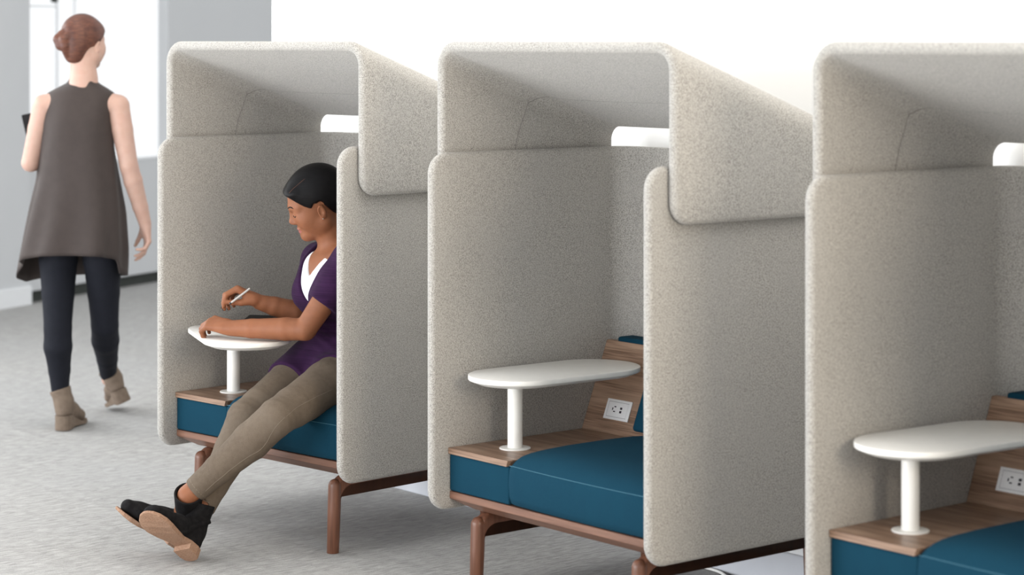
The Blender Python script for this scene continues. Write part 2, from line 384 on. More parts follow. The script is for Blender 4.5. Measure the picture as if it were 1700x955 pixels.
def make_booth():
    b = empty('privacy_booth')
    obj('lower_screen', lower_screen_bm(), FELT, b, angle=40)
    h = obj('hood', hood_bm(), FELT, b, angle=40)
    obj('seam', tube(seam_paths(), .0012, 6), SEAM, h)
    # wooden bench base with chamfered underside
    x0, x1, y0, y1 = T_ + .0005, W_ - T_ - .0005, .0653, .752
    bm = bmesh.new(); lv = [(.2965, 0), (.2955, -.001), (.2755, 0), (.2745, .001), (.240, .036)]
    loops = []
    for z, i in ((.2965, .0015), (.2950, 0), (.2765, 0), (.2745, .0015), (.2430, .055)):
        loops.append([bm.verts.new(c) for c in ((x0 + i * .9, y0 + i, z), (x1 - i * .9, y0 + i, z), (x1 - i * .9, y1 - i, z), (x0 + i * .9, y1 - i, z))])
    for k in range(len(loops) - 1):
        for i in range(4): bm.faces.new((loops[k][i], loops[k][(i + 1) % 4], loops[k + 1][(i + 1) % 4], loops[k + 1][i]))
    bm.faces.new(loops[0]); bm.faces.new(loops[-1][::-1]); bmesh.ops.recalc_face_normals(bm, faces=bm.faces[:])
    obj('bench_base', bm, RAILW, b, False)
    # legs and side beams
    for x in (.1358, W_ - .1358):
        yf, yb = .0905, .700
        for y, dy in ((yf, -.0085), (yb + .055, .0085)):
            prof = [(.0, 0), (.0185, 0), (.0195, .001), (.0212, .14), (.0212, .205)] + [(.0212 * math.cos(math.radians(k * 15)), .213 + .0212 * math.sin(math.radians(k * 15))) for k in range(0, 6)] + [(.001, .2342)]
            v, f = lathe(prof, 24)
            v = [(x + px, y + py + dy * (1 - pz / .22), pz) for px, py, pz in v]
            obj('leg', (v, f), OAK, b)
        yr = yb + .055; z0, z1, R = .203, .2425, .042
        poly = [(yf, z1 - .016), (yf + .026, z1), (yr - .026, z1), (yr, z1 - .016), (yr, z0 - R)]
        for k in range(1, 7):
            a = math.radians(90 * k / 6); poly.append((yr - .014 - R * (1 - math.cos(a)), z0 - R + R * math.sin(a)))
        for k in range(6, 0, -1):
            a = math.radians(90 * k / 6); poly.append((yf + .014 + R * (1 - math.cos(a)), z0 - R + R * math.sin(a)))
        poly.append((yf, z0 - R))
        obj('beam', prism_bm(poly, 'x', x - .0195, x + .0195, .0095, 3), OAK, b, angle=50)
    # upholstery and joinery
    obj('side_cushion', box_bm(T_ + .001, SU, .064, .575, .2985, SZ - .0185, .006), TEAL, b, angle=40)
    s = obj('seat_cushion', seat_bm(), TEAL, b, angle=60)
    obj('piping', tube([(SU + .001 + (W_ - T_ - .002 - SU) * q, .0590 - .011 * (1 - (2 * q - 1) ** 2) + (.0012 if q in (.012, .988) else 0), .4142 - (.0015 if q in (.012, .988) else 0)) for q in [.012] + [.04 + .92 * i / 20 for i in range(21)] + [.988]], .0009, 6), THREAD, s)
    obj('side_shelf', prism_bm([(T_ + .001, SZ - .018), (SU - .006, SZ - .018), (SU, SZ - .0015), (SU - .0015, SZ), (T_ + .001, SZ)], 'y', .059, .62, .0012, 2), WALNUT, b, False)
    obj('console_panel', prism_bm([(.5825, SZ), (.6870, .6920), (.6890, .6927), (.7080, .6927), (.6035, SZ)], 'x', T_ + .001, SU + .02, .001, 1), WALNUT, b, False)
    obj('back_pad', box_bm(.078, W_ - T_ - .03, .690, .7535, .60, .7065, .008), TEAL, b, angle=40)
    bm = prism_bm([(.530, .462), (.545, .458), (.60, .458), (.702, .705), (.690, .722), (.664, .730), (.642, .726), (.628, .708)], 'x', SU + .004, W_ - T_ - .004, .012, 4)
    obj('backrest_cushion', bm, TEAL, b, angle=50)
    # power outlet, lying on the slanted panel
    ang = math.atan2(.6927 - SZ, .105); c = Vector((.1725, .5825, SZ)); dn = Vector((0, -math.sin(ang), math.cos(ang))); du = Vector((0, math.cos(ang), math.sin(ang)))
    Mx = Matrix(((1, 0, 0), (0, du.y, dn.y), (0, du.z, dn.z))).to_4x4(); Mx.translation = c + du * .0755
    def plate(name, x0, x1, y0, y1, z0, z1, m, par, bev=0):
        bm = box_bm(x0, x1, y0, y1, z0, z1, bev, 2); bm.transform(Mx); return obj(name, bm, m, par, bool(bev), 40)
    o = plate('power_outlet', -.0555, .0555, -.0315, .0315, 0, .004, PLASTIC, b, .0012)
    plate('outlet_face', -.043, .043, -.0225, .0225, .004, .0052, PLASTIC, o, .0005)
    for y in (-.0232, .0232): plate('joint', -.0435, .0435, y - .0006, y + .0006, .0038, .0048, LINE, o)
    plate('joint', -.0441, -.0431, -.0232, .0232, .0038, .0048, LINE, o)
    for x, y, w, hh in ((-.012, .0085, .004, .0018), (-.0125, -.0065, .004, .0018), (-.0215, .001, .002, .004)):
        plate('socket_slot', x - w, x + w, y - hh, y + hh, .0045, .0056, SLOT, o)
    for y in (-.0055, .0055): plate('usb_port', .011, .020, y - .0036, y + .0036, .0045, .0056, SLOT, o)
    # swivel table
    fl = lathe([(.0, SZ), (.0462, SZ), (.0465, SZ + .0018), (.0455, SZ + .0032), (.0232, SZ + .004), (.001, SZ + .004)], 40, PX, PY)
    obj('post_flange', fl, WHITE, b, angle=40)
    obj('table_post', lathe([(.0222, SZ + .0035), (.0222, TABLE_TOP - .031), (.0215, TABLE_TOP - .030)], 36, PX, PY), WHITE, b, angle=40)
    obj('swivel_plate', lathe([(.019, TABLE_TOP - .0315), (.019, TABLE_TOP - .026)], 24, PX, PY), SLOT, b, angle=40)
    t = obj('table_top', table_top_data(), WHITE, b, angle=30); t.location = (PX, PY, TABLE_TOP)
    return b

b2 = make_booth()
b1 = copy_tree(b2); b3 = copy_tree(b2)
b1.location = (-1.4194, -.0795, 0); b1.rotation_euler = (0, 0, math.radians(5.643))
b3.location = (1.480, .0384, 0); b3.rotation_euler = (0, 0, math.radians(.10))
for b, l in ((b1, 'grey felt privacy booth with teal seat in which the woman in purple sits'), (b2, 'empty grey felt hooded booth with teal seat, whole, middle of the row'),
             (b3, 'grey felt hooded booth cut off by the right edge of the photo')):
    tag(b, l, 'booth', 'hooded privacy booths in a row')
for ch in b1.children:
    if ch.name.startswith('table_top'): TOP1 = ch; ch.rotation_euler = (0, 0, -2.043)
for bo, ra in ((b2, -.04), (b3, -.06)):
    for ch in bo.children:
        if ch.name.startswith('table_top'): ch.rotation_euler = (0, 0, ra)
tag(obj('power_cable', tube(smooth_path([(.27, .842, .006), (.38, .835, .006), (.47, .80, .006), (.56, .83, .006), (.75, .80, .006), (1.1, .82, .006), (1.5, .83, .006)], 8), .0045, 8), WHITE),
    'white power cable lying on the carpet along the wall base', 'cable')

# ------------------------------------------------------------------ smooth solid modelling for bodies
def nv(*a): return np.array(a, float)
def unit(a): a = np.asarray(a, float); return a / np.linalg.norm(a)
class Solid:
    """a list of round cones and ellipsoids blended smoothly, turned into one continuous skin"""
    def __init__(s): s.ops = []
    def rc(s, p1, p2, r1, r2, k=.02, op='add', flat=None):
        p1, p2 = nv(*p1), nv(*p2); m = max(r1, r2)
        s.ops.append(('rc', (p1, p2, r1, r2, flat), np.minimum(p1, p2) - m - k, np.maximum(p1, p2) + m + k, k, op)); return s
    def chain(s, pts, rs, k=.02, flat=None):
        for i in range(len(pts) - 1): s.rc(pts[i], pts[i + 1], rs[i], rs[i + 1], k, 'add', flat)
        return s
    def el(s, c, rad, R=None, k=.02, op='add'):
        c = nv(*c); rad = nv(*rad); R = np.eye(3) if R is None else np.asarray(R, float); e = np.sqrt(((R * rad[None, :]) ** 2).sum(1))
        s.ops.append(('el', (c, rad, R), c - e - k, c + e + k, k, op)); return s
    def fn(s, f, lo, hi, k=.005, op='sub'):
        s.ops.append(('fn', f, nv(*lo), nv(*hi), k, op)); return s
    @staticmethod
    def dist(kind, a, p):
        if kind == 'rc':
            p1, p2, r1, r2, flat = a; q = p - p1; d = p2 - p1
            if flat is not None:
                n, sc = flat; q = q + (q @ n)[..., None] * n * (1 / sc - 1); d = d + n * (d @ n) * (1 / sc - 1)
            t = np.clip((q @ d) / max(d @ d, 1e-12), 0, 1)
            return np.sqrt(((q - t[..., None] * d) ** 2).sum(-1)) - (r1 + (r2 - r1) * t)
        if kind == 'el':
            c, rad, R = a; q = (p - c) @ R; k0 = np.sqrt(((q / rad) ** 2).sum(-1)); k1 = np.sqrt(((q / rad ** 2) ** 2).sum(-1)) + 1e-9
            return k0 * (k0 - 1) / k1
        return a(p)
    def mesh(s, h=.004, smooth=1):
        adds = [o for o in s.ops if o[5] == 'add']
        lo = np.min([o[2] for o in adds], 0) - 3 * h; hi = np.max([o[3] for o in adds], 0) + 3 * h
        n = np.ceil((hi - lo) / h).astype(int) + 1
        D = np.full(n, .5, np.float32)
        for kind, a, bl, bh, k, op in s.ops:
            i0 = np.clip(np.floor((bl - 2 * h - lo) / h).astype(int), 0, n - 1); i1 = np.clip(np.ceil((bh + 2 * h - lo) / h).astype(int) + 1, 1, n)
            if (i1 <= i0).any(): continue
            g = np.stack(np.meshgrid(*[lo[j] + h * np.arange(i0[j], i1[j]) for j in range(3)], indexing='ij'), -1)
            b = s.dist(kind, a, g); sl = tuple(slice(i0[j], i1[j]) for j in range(3)); A_ = D[sl]
            if op == 'add':
                t = np.clip(.5 + .5 * (A_ - b) / k, 0, 1); D[sl] = A_ * (1 - t) + b * t - k * t * (1 - t)
            else:
                if op == 'sub': b = -b
                t = np.clip(.5 - .5 * (A_ - b) / k, 0, 1); D[sl] = A_ * (1 - t) + b * t + k * t * (1 - t)
        S = D < 0
        cnt = np.zeros(n - 1, np.int8)
        for dx in (0, 1):
            for dy in (0, 1):
                for dz in (0, 1): cnt += S[dx:n[0] - 1 + dx, dy:n[1] - 1 + dy, dz:n[2] - 1 + dz]
        act = (cnt > 0) & (cnt < 8); ix = np.argwhere(act)
        vid = np.full(n - 1, -1, np.int64); vid[act] = np.arange(len(ix))
        acc = np.zeros((len(ix), 3)); num = np.zeros(len(ix))
        cor = [(x, y, z) for x in (0, 1) for y in (0, 1) for z in (0, 1)]
        for c0 in cor:
            for ax in range(3):
                if c0[ax]: continue
                c1 = list(c0); c1[ax] = 1
                va = D[ix[:, 0] + c0[0], ix[:, 1] + c0[1], ix[:, 2] + c0[2]]; vb = D[ix[:, 0] + c1[0], ix[:, 1] + c1[1], ix[:, 2] + c1[2]]
                m = (va < 0) != (vb < 0); t = np.where(m, va / np.where(m, va - vb, 1), 0)
                pt = np.tile(nv(*c0), (len(ix), 1)); pt[:, ax] += t
                acc[m] += pt[m]; num[m] += 1
        V = lo + h * (ix + acc / num[:, None])
        Fs = []
        for ax in range(3):
            o1, o2 = [(1, 2), (2, 0), (0, 1)][ax]
            a_ = [slice(None)] * 3; b_ = [slice(None)] * 3; a_[ax] = slice(0, -1); b_[ax] = slice(1, None)
            Sa, Sb = S[tuple(a_)], S[tuple(b_)]; e = np.argwhere(Sa != Sb); fl = Sa[tuple(e.T)]
            q = []
            for d1, d2 in ((-1, -1), (0, -1), (0, 0), (-1, 0)):
                c = e.copy(); c[:, o1] += d1; c[:, o2] += d2; q.append(vid[tuple(np.clip(c, 0, np.array(vid.shape) - 1).T)])
            q = np.stack(q, 1); q[~fl] = q[~fl][:, ::-1]; Fs.append(q[(q >= 0).all(1)])
        Fq = np.concatenate(Fs)
        for _ in range(smooth):
            sm = np.zeros_like(V); w = np.zeros(len(V))
            for k in range(4):
                np.add.at(sm, Fq[:, k], V[Fq[:, (k + 1) % 4]]); np.add.at(w, Fq[:, k], 1)
                np.add.at(sm, Fq[:, (k + 1) % 4], V[Fq[:, k]]); np.add.at(w, Fq[:, (k + 1) % 4], 1)
            V = V * .4 + .6 * sm / np.maximum(w, 1)[:, None]
        return V, Fq
def solid_obj(name, s, mats, parent=None, h=.004, smooth=1, pick=None, disp=None, origin=None):
    V, Fq = s.mesh(h, smooth)
    if disp is not None: V = disp(V)
    if origin is not None: V = V - np.asarray(origin)
    me = bpy.data.meshes.new(name); me.vertices.add(len(V)); me.vertices.foreach_set('co', V.astype(np.float32).ravel())
    me.loops.add(Fq.size); me.loops.foreach_set('vertex_index', Fq.astype(np.int32).ravel())
    me.polygons.add(len(Fq)); me.polygons.foreach_set('loop_start', np.arange(0, Fq.size, 4, dtype=np.int32)); me.polygons.foreach_set('loop_total', np.full(len(Fq), 4, np.int32))
    me.update(calc_edges=True); me.validate()
    for m in (mats if isinstance(mats, (list, tuple)) else [mats]): me.materials.append(m)
    if pick is not None and len(me.polygons) == len(Fq):
        c = V[Fq].mean(1) + (0 if origin is None else np.asarray(origin)); me.polygons.foreach_set('material_index', pick(c).astype(np.int32))
    me.polygons.foreach_set('use_smooth', [True] * len(me.polygons))
    o = bpy.data.objects.new(name, me); COL.objects.link(o)
    if origin is not None: o.location = origin
    if parent:
        o.parent = parent; o.matrix_parent_inverse = Matrix.Translation(-Vector(parent.location))
    return o
fw3, rt3, up3, cam3 = np.array(FWD), np.array(RIGHT), nv(0, 0, 1), np.array(CAM)
def C3(X, Z, z): q = cam3 + rt3 * X + fw3 * Z; q[2] = z; return q
def K(px, py, Z): return np.array(P(px, py, Z))
def D3(x, up, z): return unit(rt3 * x + up3 * up + fw3 * z)     # direction from (right, up, away) components
def lerp(a, b, t): return a + (b - a) * t
def frame(f, u):
    f = unit(f); u = unit(u - f * (u @ f)); return f, u, np.cross(f, u)

def hand(S, wrist, d, back, thumb, curls, sc=.92, spread=.06, thumb_pose=(.75, .55, .35), tdrop=.35, k=.006):
    """palm and five fingers; d along the hand, back = out of its back, thumb = towards the thumb side"""
    d = unit(d); back = unit(back - d * (back @ d)); th = unit(thumb - d * (thumb @ d) - back * (thumb @ back))
    L = lambda a, b, c: wrist + (d * a + th * b + back * c) * sc
    S.rc(wrist - d * .01, L(.025, 0, 0), .024 * sc, .026 * sc, .012, flat=(back, .75))
    base = [(.086, .0285), (.091, .0095), (.087, -.0095), (.079, -.027)]
    for a, b in base: S.rc(L(.02, b * .55, 0), L(a - .004, b, 0), .0165 * sc, .0115 * sc, .012)
    lens = [(.042, .025, .020), (.046, .029, .021), (.042, .027, .020), (.034, .021, .018)]
    tips = []
    for i, ((a, b), ln) in enumerate(zip(base, lens)):
        p = L(a, b, 0); ang_ = 0; fd = unit(d + th * spread * (1.5 - i)); r = [.0098, .0088, .0078, .0066]
        for j in range(3):
            ang_ += curls[i][j]; v = fd * math.cos(ang_) - back * math.sin(ang_); q = p + v * ln[j] * sc
            S.rc(p, q, r[j] * sc, r[j + 1] * sc, k if j == 0 else .003); p = q
        tips.append((p, v, fd * math.sin(ang_) + back * math.cos(ang_)))
    a, b_, c = thumb_pose
    p = L(.022, .022, -.006); v = unit(d * math.cos(a) + th * math.sin(a) - back * tdrop)
    q = p + v * .040 * sc; S.rc(p, q, .0165 * sc, .0115 * sc, .012)
    v2 = unit(d * math.cos(a - b_) + th * math.sin(a - b_) - back * (tdrop + c)); q2 = q + v2 * .030 * sc; S.rc(q, q2, .0112 * sc, .0098 * sc, .004)
    v3 = unit(d * math.cos(a - 1.5 * b_) + th * math.sin(a - 1.5 * b_) - back * (tdrop + 1.3 * c)); q3 = q2 + v3 * .024 * sc; S.rc(q2, q3, .0098 * sc, .0075 * sc, .003)
    tips.append((q3, v3, unit(th - v3 * (th @ v3))))
    return tips

def head(S, H, f, u, sc=1.0, ears=True):
    """face towards f, crown towards u; H = point between the ears. Returns to-world function and axes"""
    f, u, r = frame(f, u)                                       # r = the person's right
    R = np.stack([r, f, u], 1)
    T = lambda x, y, z: H + (r * x + f * y + u * z) * sc
    e = lambda c, rad, k=.015, op='add', rot=None: S.el(T(*c), nv(*rad) * sc, R if rot is None else R @ rot, k, op)
    e((0, -.012, .046), (.072, .094, .084), .02)
    e((0, .040, .030), (.060, .053, .074), .02)
    S.rc(T(0, .046, -.005), T(0, .068, -.068), .050 * sc, .025 * sc, .02)
    for s in (-1, 1):
        e((s * .036, .052, -.008), (.032, .034, .034), .02); e((s * .046, .026, -.030), (.024, .044, .040), .025)
        S.rc(T(s * .054, .000, -.040), T(s * .014, .070, -.074), .020 * sc, .016 * sc, .022)
        S.rc(T(s * .012, .086, .036), T(s * .046, .066, .034), .011 * sc, .011 * sc, .014)
        e((s * .032, .098, .016), (.015, .014, .009), .012, 'sub')
        e((s * .032, .0745, .015), (.0150, .0145, .0140), .004)
        e((s * .0115, .0930, -.0175), (.0085, .011, .0075), .006)
        if ears:
            c_, s_ = math.cos(.35 * s), math.sin(.35 * s)
            rot = np.array([[c_, s_, 0], [-s_, c_, 0], [0, 0, 1]])
            e((s * .0775, -.003, -.002), (.0075, .0150, .0255), .004, rot=rot)
            e((s * .0845, .0005, .0015), (.0060, .0085, .0155), .003, 'sub', rot=rot)
    S.rc(T(0, .087, .022), T(0, .1010, -.009), .0075 * sc, .0105 * sc, .012)
    e((0, .1025, -.0120), (.0115, .0105, .009), .006)
    e((0, .086, -.0425), (.022, .0125, .0062), .006)
    e((0, .084, -.0535), (.019, .0130, .0070), .005)
    e((0, .0985, -.0482), (.019, .006, .0012), .003, 'sub')
    e((0, .076, -.076), (.017, .015, .013), .012)
    return T, R

def nails_obj(parent, tips, mat, idx, sc=1.0):
    for i in idx:
        p, v, n = tips[i]; v, n, w = frame(v, n)
        S = Solid(); S.el(p + n * .0055 * sc - v * .001, nv(.0052, .0068, .0018) * sc, np.stack([w, v, n], 1), .001)
        solid_obj('nail', S, mat, parent, .0012, 0)

def boot(parent, H0, f, u, mats, shaft, sc=1.0, wedge=0.0, sole_mats=None, h=.003, toe=.0):
    """ankle boot; H0 = back bottom of the heel, f towards the toe, u out of the sole up the leg; shaft = point of the shaft's upper end"""
    f, u, w = frame(f, u)
    T = lambda a, b, c: H0 + (f * a + w * b + u * c) * sc
    S = Solid(); fl = lambda s_: (w, s_)
    hl = .030 + wedge                                           # heel height
    bl = .012
    S.rc(T(.036, 0, hl + .024), T(.040, 0, hl + .062), .034 * sc, .038 * sc, .012)
    S.rc(T(.040, 0, hl + .062), shaft, .037 * sc, .0455 * sc, .012)
    S.rc(T(.045, 0, hl + .05), T(.120, 0, bl + .045 + wedge * .5), .039 * sc, .035 * sc, .015)
    S.rc(T(.120, 0, bl + .040 + wedge * .5), T(.190, .002, bl + .026), .036 * sc, .031 * sc, .015, flat=fl(1.3))
    S.rc(T(.190, .002, bl + .024), T(.228, .002, bl + .022), .029 * sc, .023 * sc, .012, flat=fl(1.55))
    S.rc(T(.03, 0, hl + .012), T(.13, 0, bl + .012 + wedge * .4), .026 * sc, .028 * sc, .012)
    base = lambda a: np.interp(a, [0, .06, .12, .17, .26], [hl, hl, bl + (hl - bl) * .35, bl, bl + .004])
    def under(p):
        q = (p - H0) / sc; a = q @ f; return (q @ u - base(a)) * sc
    lo = T(.12, 0, .02) - .3 * sc; hi = T(.12, 0, .02) + .3 * sc
    S.fn(under, lo, hi, .003, 'sub')
    ax = unit(shaft - T(.040, 0, hl + .062))
    S.rc(shaft + ax * .002, shaft + ax * .08, .039 * sc, .040 * sc, .003, 'sub')  # open top
    S.fn(lambda p: ((shaft - p) @ ax) + .004, lo, hi, .003, 'sub')
    o = solid_obj('boot', S, mats[0], parent, h, 1)
    # sole: outline with width by length
    prof = [(0.0, .005), (.003, .018), (.010, .0275), (.03, .034), (.064, .0335), (.0655, .0335), (.10, .032), (.14, .044), (.18, .053), (.21, .052), (.235, .043), (.252, .028), (.2595, .011), (.261, 0)]
    out = [(a, b_) for a, b_ in prof] + [(a, -b_) for a, b_ in prof[-2::-1]]
    v, fc = [], []; n = len(out)
    low = lambda a: np.interp(a, [0, .0642, .0654, .12, .17, .22, .26], [0, 0, hl - .012, .008, 0, .001, .009])
    if wedge: low = lambda a: np.interp(a, [0, .06, .12, .17, .22, .26], [0, 0, .004, 0, .001, .008])
    for lv in range(4):
        for a, b_ in out:
            z0, z1 = low(a), base(a) + .001; g = [.94, 1, 1, .985][lv]; z = [z0, z0 + .002, z1 - .001, z1][lv]
            v.append(T(a if lv else a * .99 + .001, b_ * g, z))
    for lv in range(3):
        for i in range(n): fc.append((lv * n + i, lv * n + (i + 1) % n, (lv + 1) * n + (i + 1) % n, (lv + 1) * n + i))
    m = len(prof)
    for lv, rev in ((0, True), (3, False)):
        for i in range(m - 1):
            q = [lv * n + i, lv * n + i + 1, lv * n + (n - i - 1), lv * n + (n - i) % n]
            q = list(dict.fromkeys(q)); fc.append(tuple(q[::-1] if rev else q))
    bm = bmesh.new(); vs = [bm.verts.new(p) for p in v]
    for q in fc:
        try: bm.faces.new([vs[i] for i in q])
        except ValueError: pass
    bmesh.ops.recalc_face_normals(bm, faces=bm.faces[:])
    obj('sole', bm, mats[1], o, False)
    return o, T

from mathutils.bvhtree import BVHTree
def bvh(o):
    me = o.data; off = o.location if o.parent is None else Vector((0, 0, 0))
    return BVHTree.FromPolygons([v.co + off for v in me.vertices], [tuple(p.vertices) for p in me.polygons])
def on_surface(tree, pts, off=.0005):
    out = []
    for p in pts:
        loc, n, i, d = tree.find_nearest(Vector(p)); out.append(np.array(loc + n * off))
    return out
def seen_on(tree, pixels, off=.0005):
    """points of a real surface lying under photo pixels (to place a seam where the photo has it)"""
    out = []
    for px, py in pixels:
        d = (P(px, py, 5.0) - CAM).normalized(); loc, n, i, t = tree.ray_cast(CAM, d)
        if loc is not None: out.append(np.array(loc + n * off))
    return out
def child_tube(name, pts, r, mat, parent, person, n=6):
    o = obj(name, tube(pts, r, n), mat, None); o.parent = parent
    if parent is person: o.matrix_parent_inverse = Matrix.Translation(-person.location)
    return o

# ------------------------------------------------------------------ people: materials
def skin_mat(name, base, dark, red, rough=.56):
    m = noise_mat(name, [(38, 3, .42, .65, dark, .35), (14, 2, .45, .7, red, .3)], base, rough=rough, spec=.28, bump=.06, bump_scale=700)
    b = m.node_tree.nodes['Principled BSDF']; b.inputs['Subsurface Weight'].default_value = .12; b.inputs['Subsurface Radius'].default_value = (.010, .004, .002); b.inputs['Subsurface Scale'].default_value = .6
    return m
SKIN_B = skin_mat('brown_skin', (.255, .098, .046), (.185, .066, .031), (.30, .112, .052))
SKIN_P = skin_mat('pale_skin', (.50, .325, .26), (.45, .27, .21), (.53, .32, .26), .5)
LIP = noise_mat('lips', [(200, 2, .4, .6, (.33, .10, .085), .4)], (.36, .125, .105), rough=.35)
HAIR_B = noise_mat('black_hair', [((40, 40, 400), 3, .45, .65, (.0065, .0055, .006), .7)], (.003, .0026, .003), rough=.45, spec=.16, bump=.25, bump_scale=(60, 60, 700))
HAIR_R = noise_mat('auburn_hair', [((30, 30, 160), 3, .42, .62, (.15, .056, .032), .8), (26, 2, .5, .7, (.055, .018, .012), .7)], (.092, .033, .021), rough=.5, spec=.4, bump=.5, bump_scale=(50, 50, 300))
KNIT = noise_mat('purple_rib_knit', [((1, 1, 260), 1, .35, .65, (.018, .005, .023), .75), (20, 2, .4, .7, (.043, .013, .052), .4)], (.032, .0095, .040), rough=.9, spec=.15, bump=.5, bump_scale=(20, 20, 300), sheen=.03)
TANK = noise_mat('white_jersey', [(60, 2, .4, .6, (.78, .79, .82), .4)], (.84, .85, .87), rough=.9, spec=.2)
PANTS = noise_mat('olive_brown_denim', [(70, 3, .4, .65, (.112, .085, .062), .6), (420, 2, .45, .7, (.10, .078, .058), .5), (9, 2, .4, .65, (.170, .134, .101), .4)], (.140, .108, .080), rough=.9, spec=.2, bump=.4, bump_scale=420)
STITCH = noise_mat('denim_stitch', [(200, 2, .4, .6, (.19, .155, .118), .4)], (.215, .175, .135), rough=.9)
SUEDE_B = noise_mat('black_suede', [(60, 3, .42, .66, (.016, .015, .015), .7)], (.008, .0075, .008), rough=.95, spec=.15, bump=.35, bump_scale=500)
CREPE = noise_mat('tan_crepe_sole', [(260, 3, .42, .62, (.23, .127, .078), .7), (30, 2, .4, .7, (.37, .235, .16), .4)], (.34, .205, .135), rough=.8, spec=.25, bump=.7, bump_scale=330)
SUEDE_T = noise_mat('taupe_suede', [(50, 3, .42, .66, (.15, .112, .085), .6)], (.195, .148, .113), rough=.95, spec=.15)
TUNIC = noise_mat('brown_crepe', [(26, 2, .4, .66, (.038, .029, .026), .4), (300, 2, .45, .7, (.058, .045, .041), .4)], (.050, .038, .034), rough=.75, spec=.25, sheen=.06)
LEGGING = noise_mat('black_leggings', [(40, 2, .4, .6, (.011, .012, .018), .5)], (.009, .010, .015), rough=.8, spec=.2)
PARTING = noise_mat('scalp_line', [(60, 2, .4, .6, (.05, .022, .014), .5)], (.085, .038, .024), rough=.7)
NAILB = noise_mat('black_nail_polish', [(60, 2, .4, .6, (.008, .008, .012), .4)], (.012, .012, .018), rough=.2, spec=.6)
DARK = noise_mat('black_device', [(40, 2, .4, .6, (.014, .013, .014), .4)], (.010, .0095, .010), rough=.4)
METAL = noise_mat('brushed_metal', [((300, 300, 20), 2, .4, .6, (.45, .44, .42), .5)], (.58, .56, .53), rough=.35); METAL.node_tree.nodes['Principled BSDF'].inputs['Metallic'].default_value = .8
PENW = noise_mat('pen_body', [(60, 2, .4, .6, (.42, .40, .38), .4)], (.48, .46, .44), rough=.4)

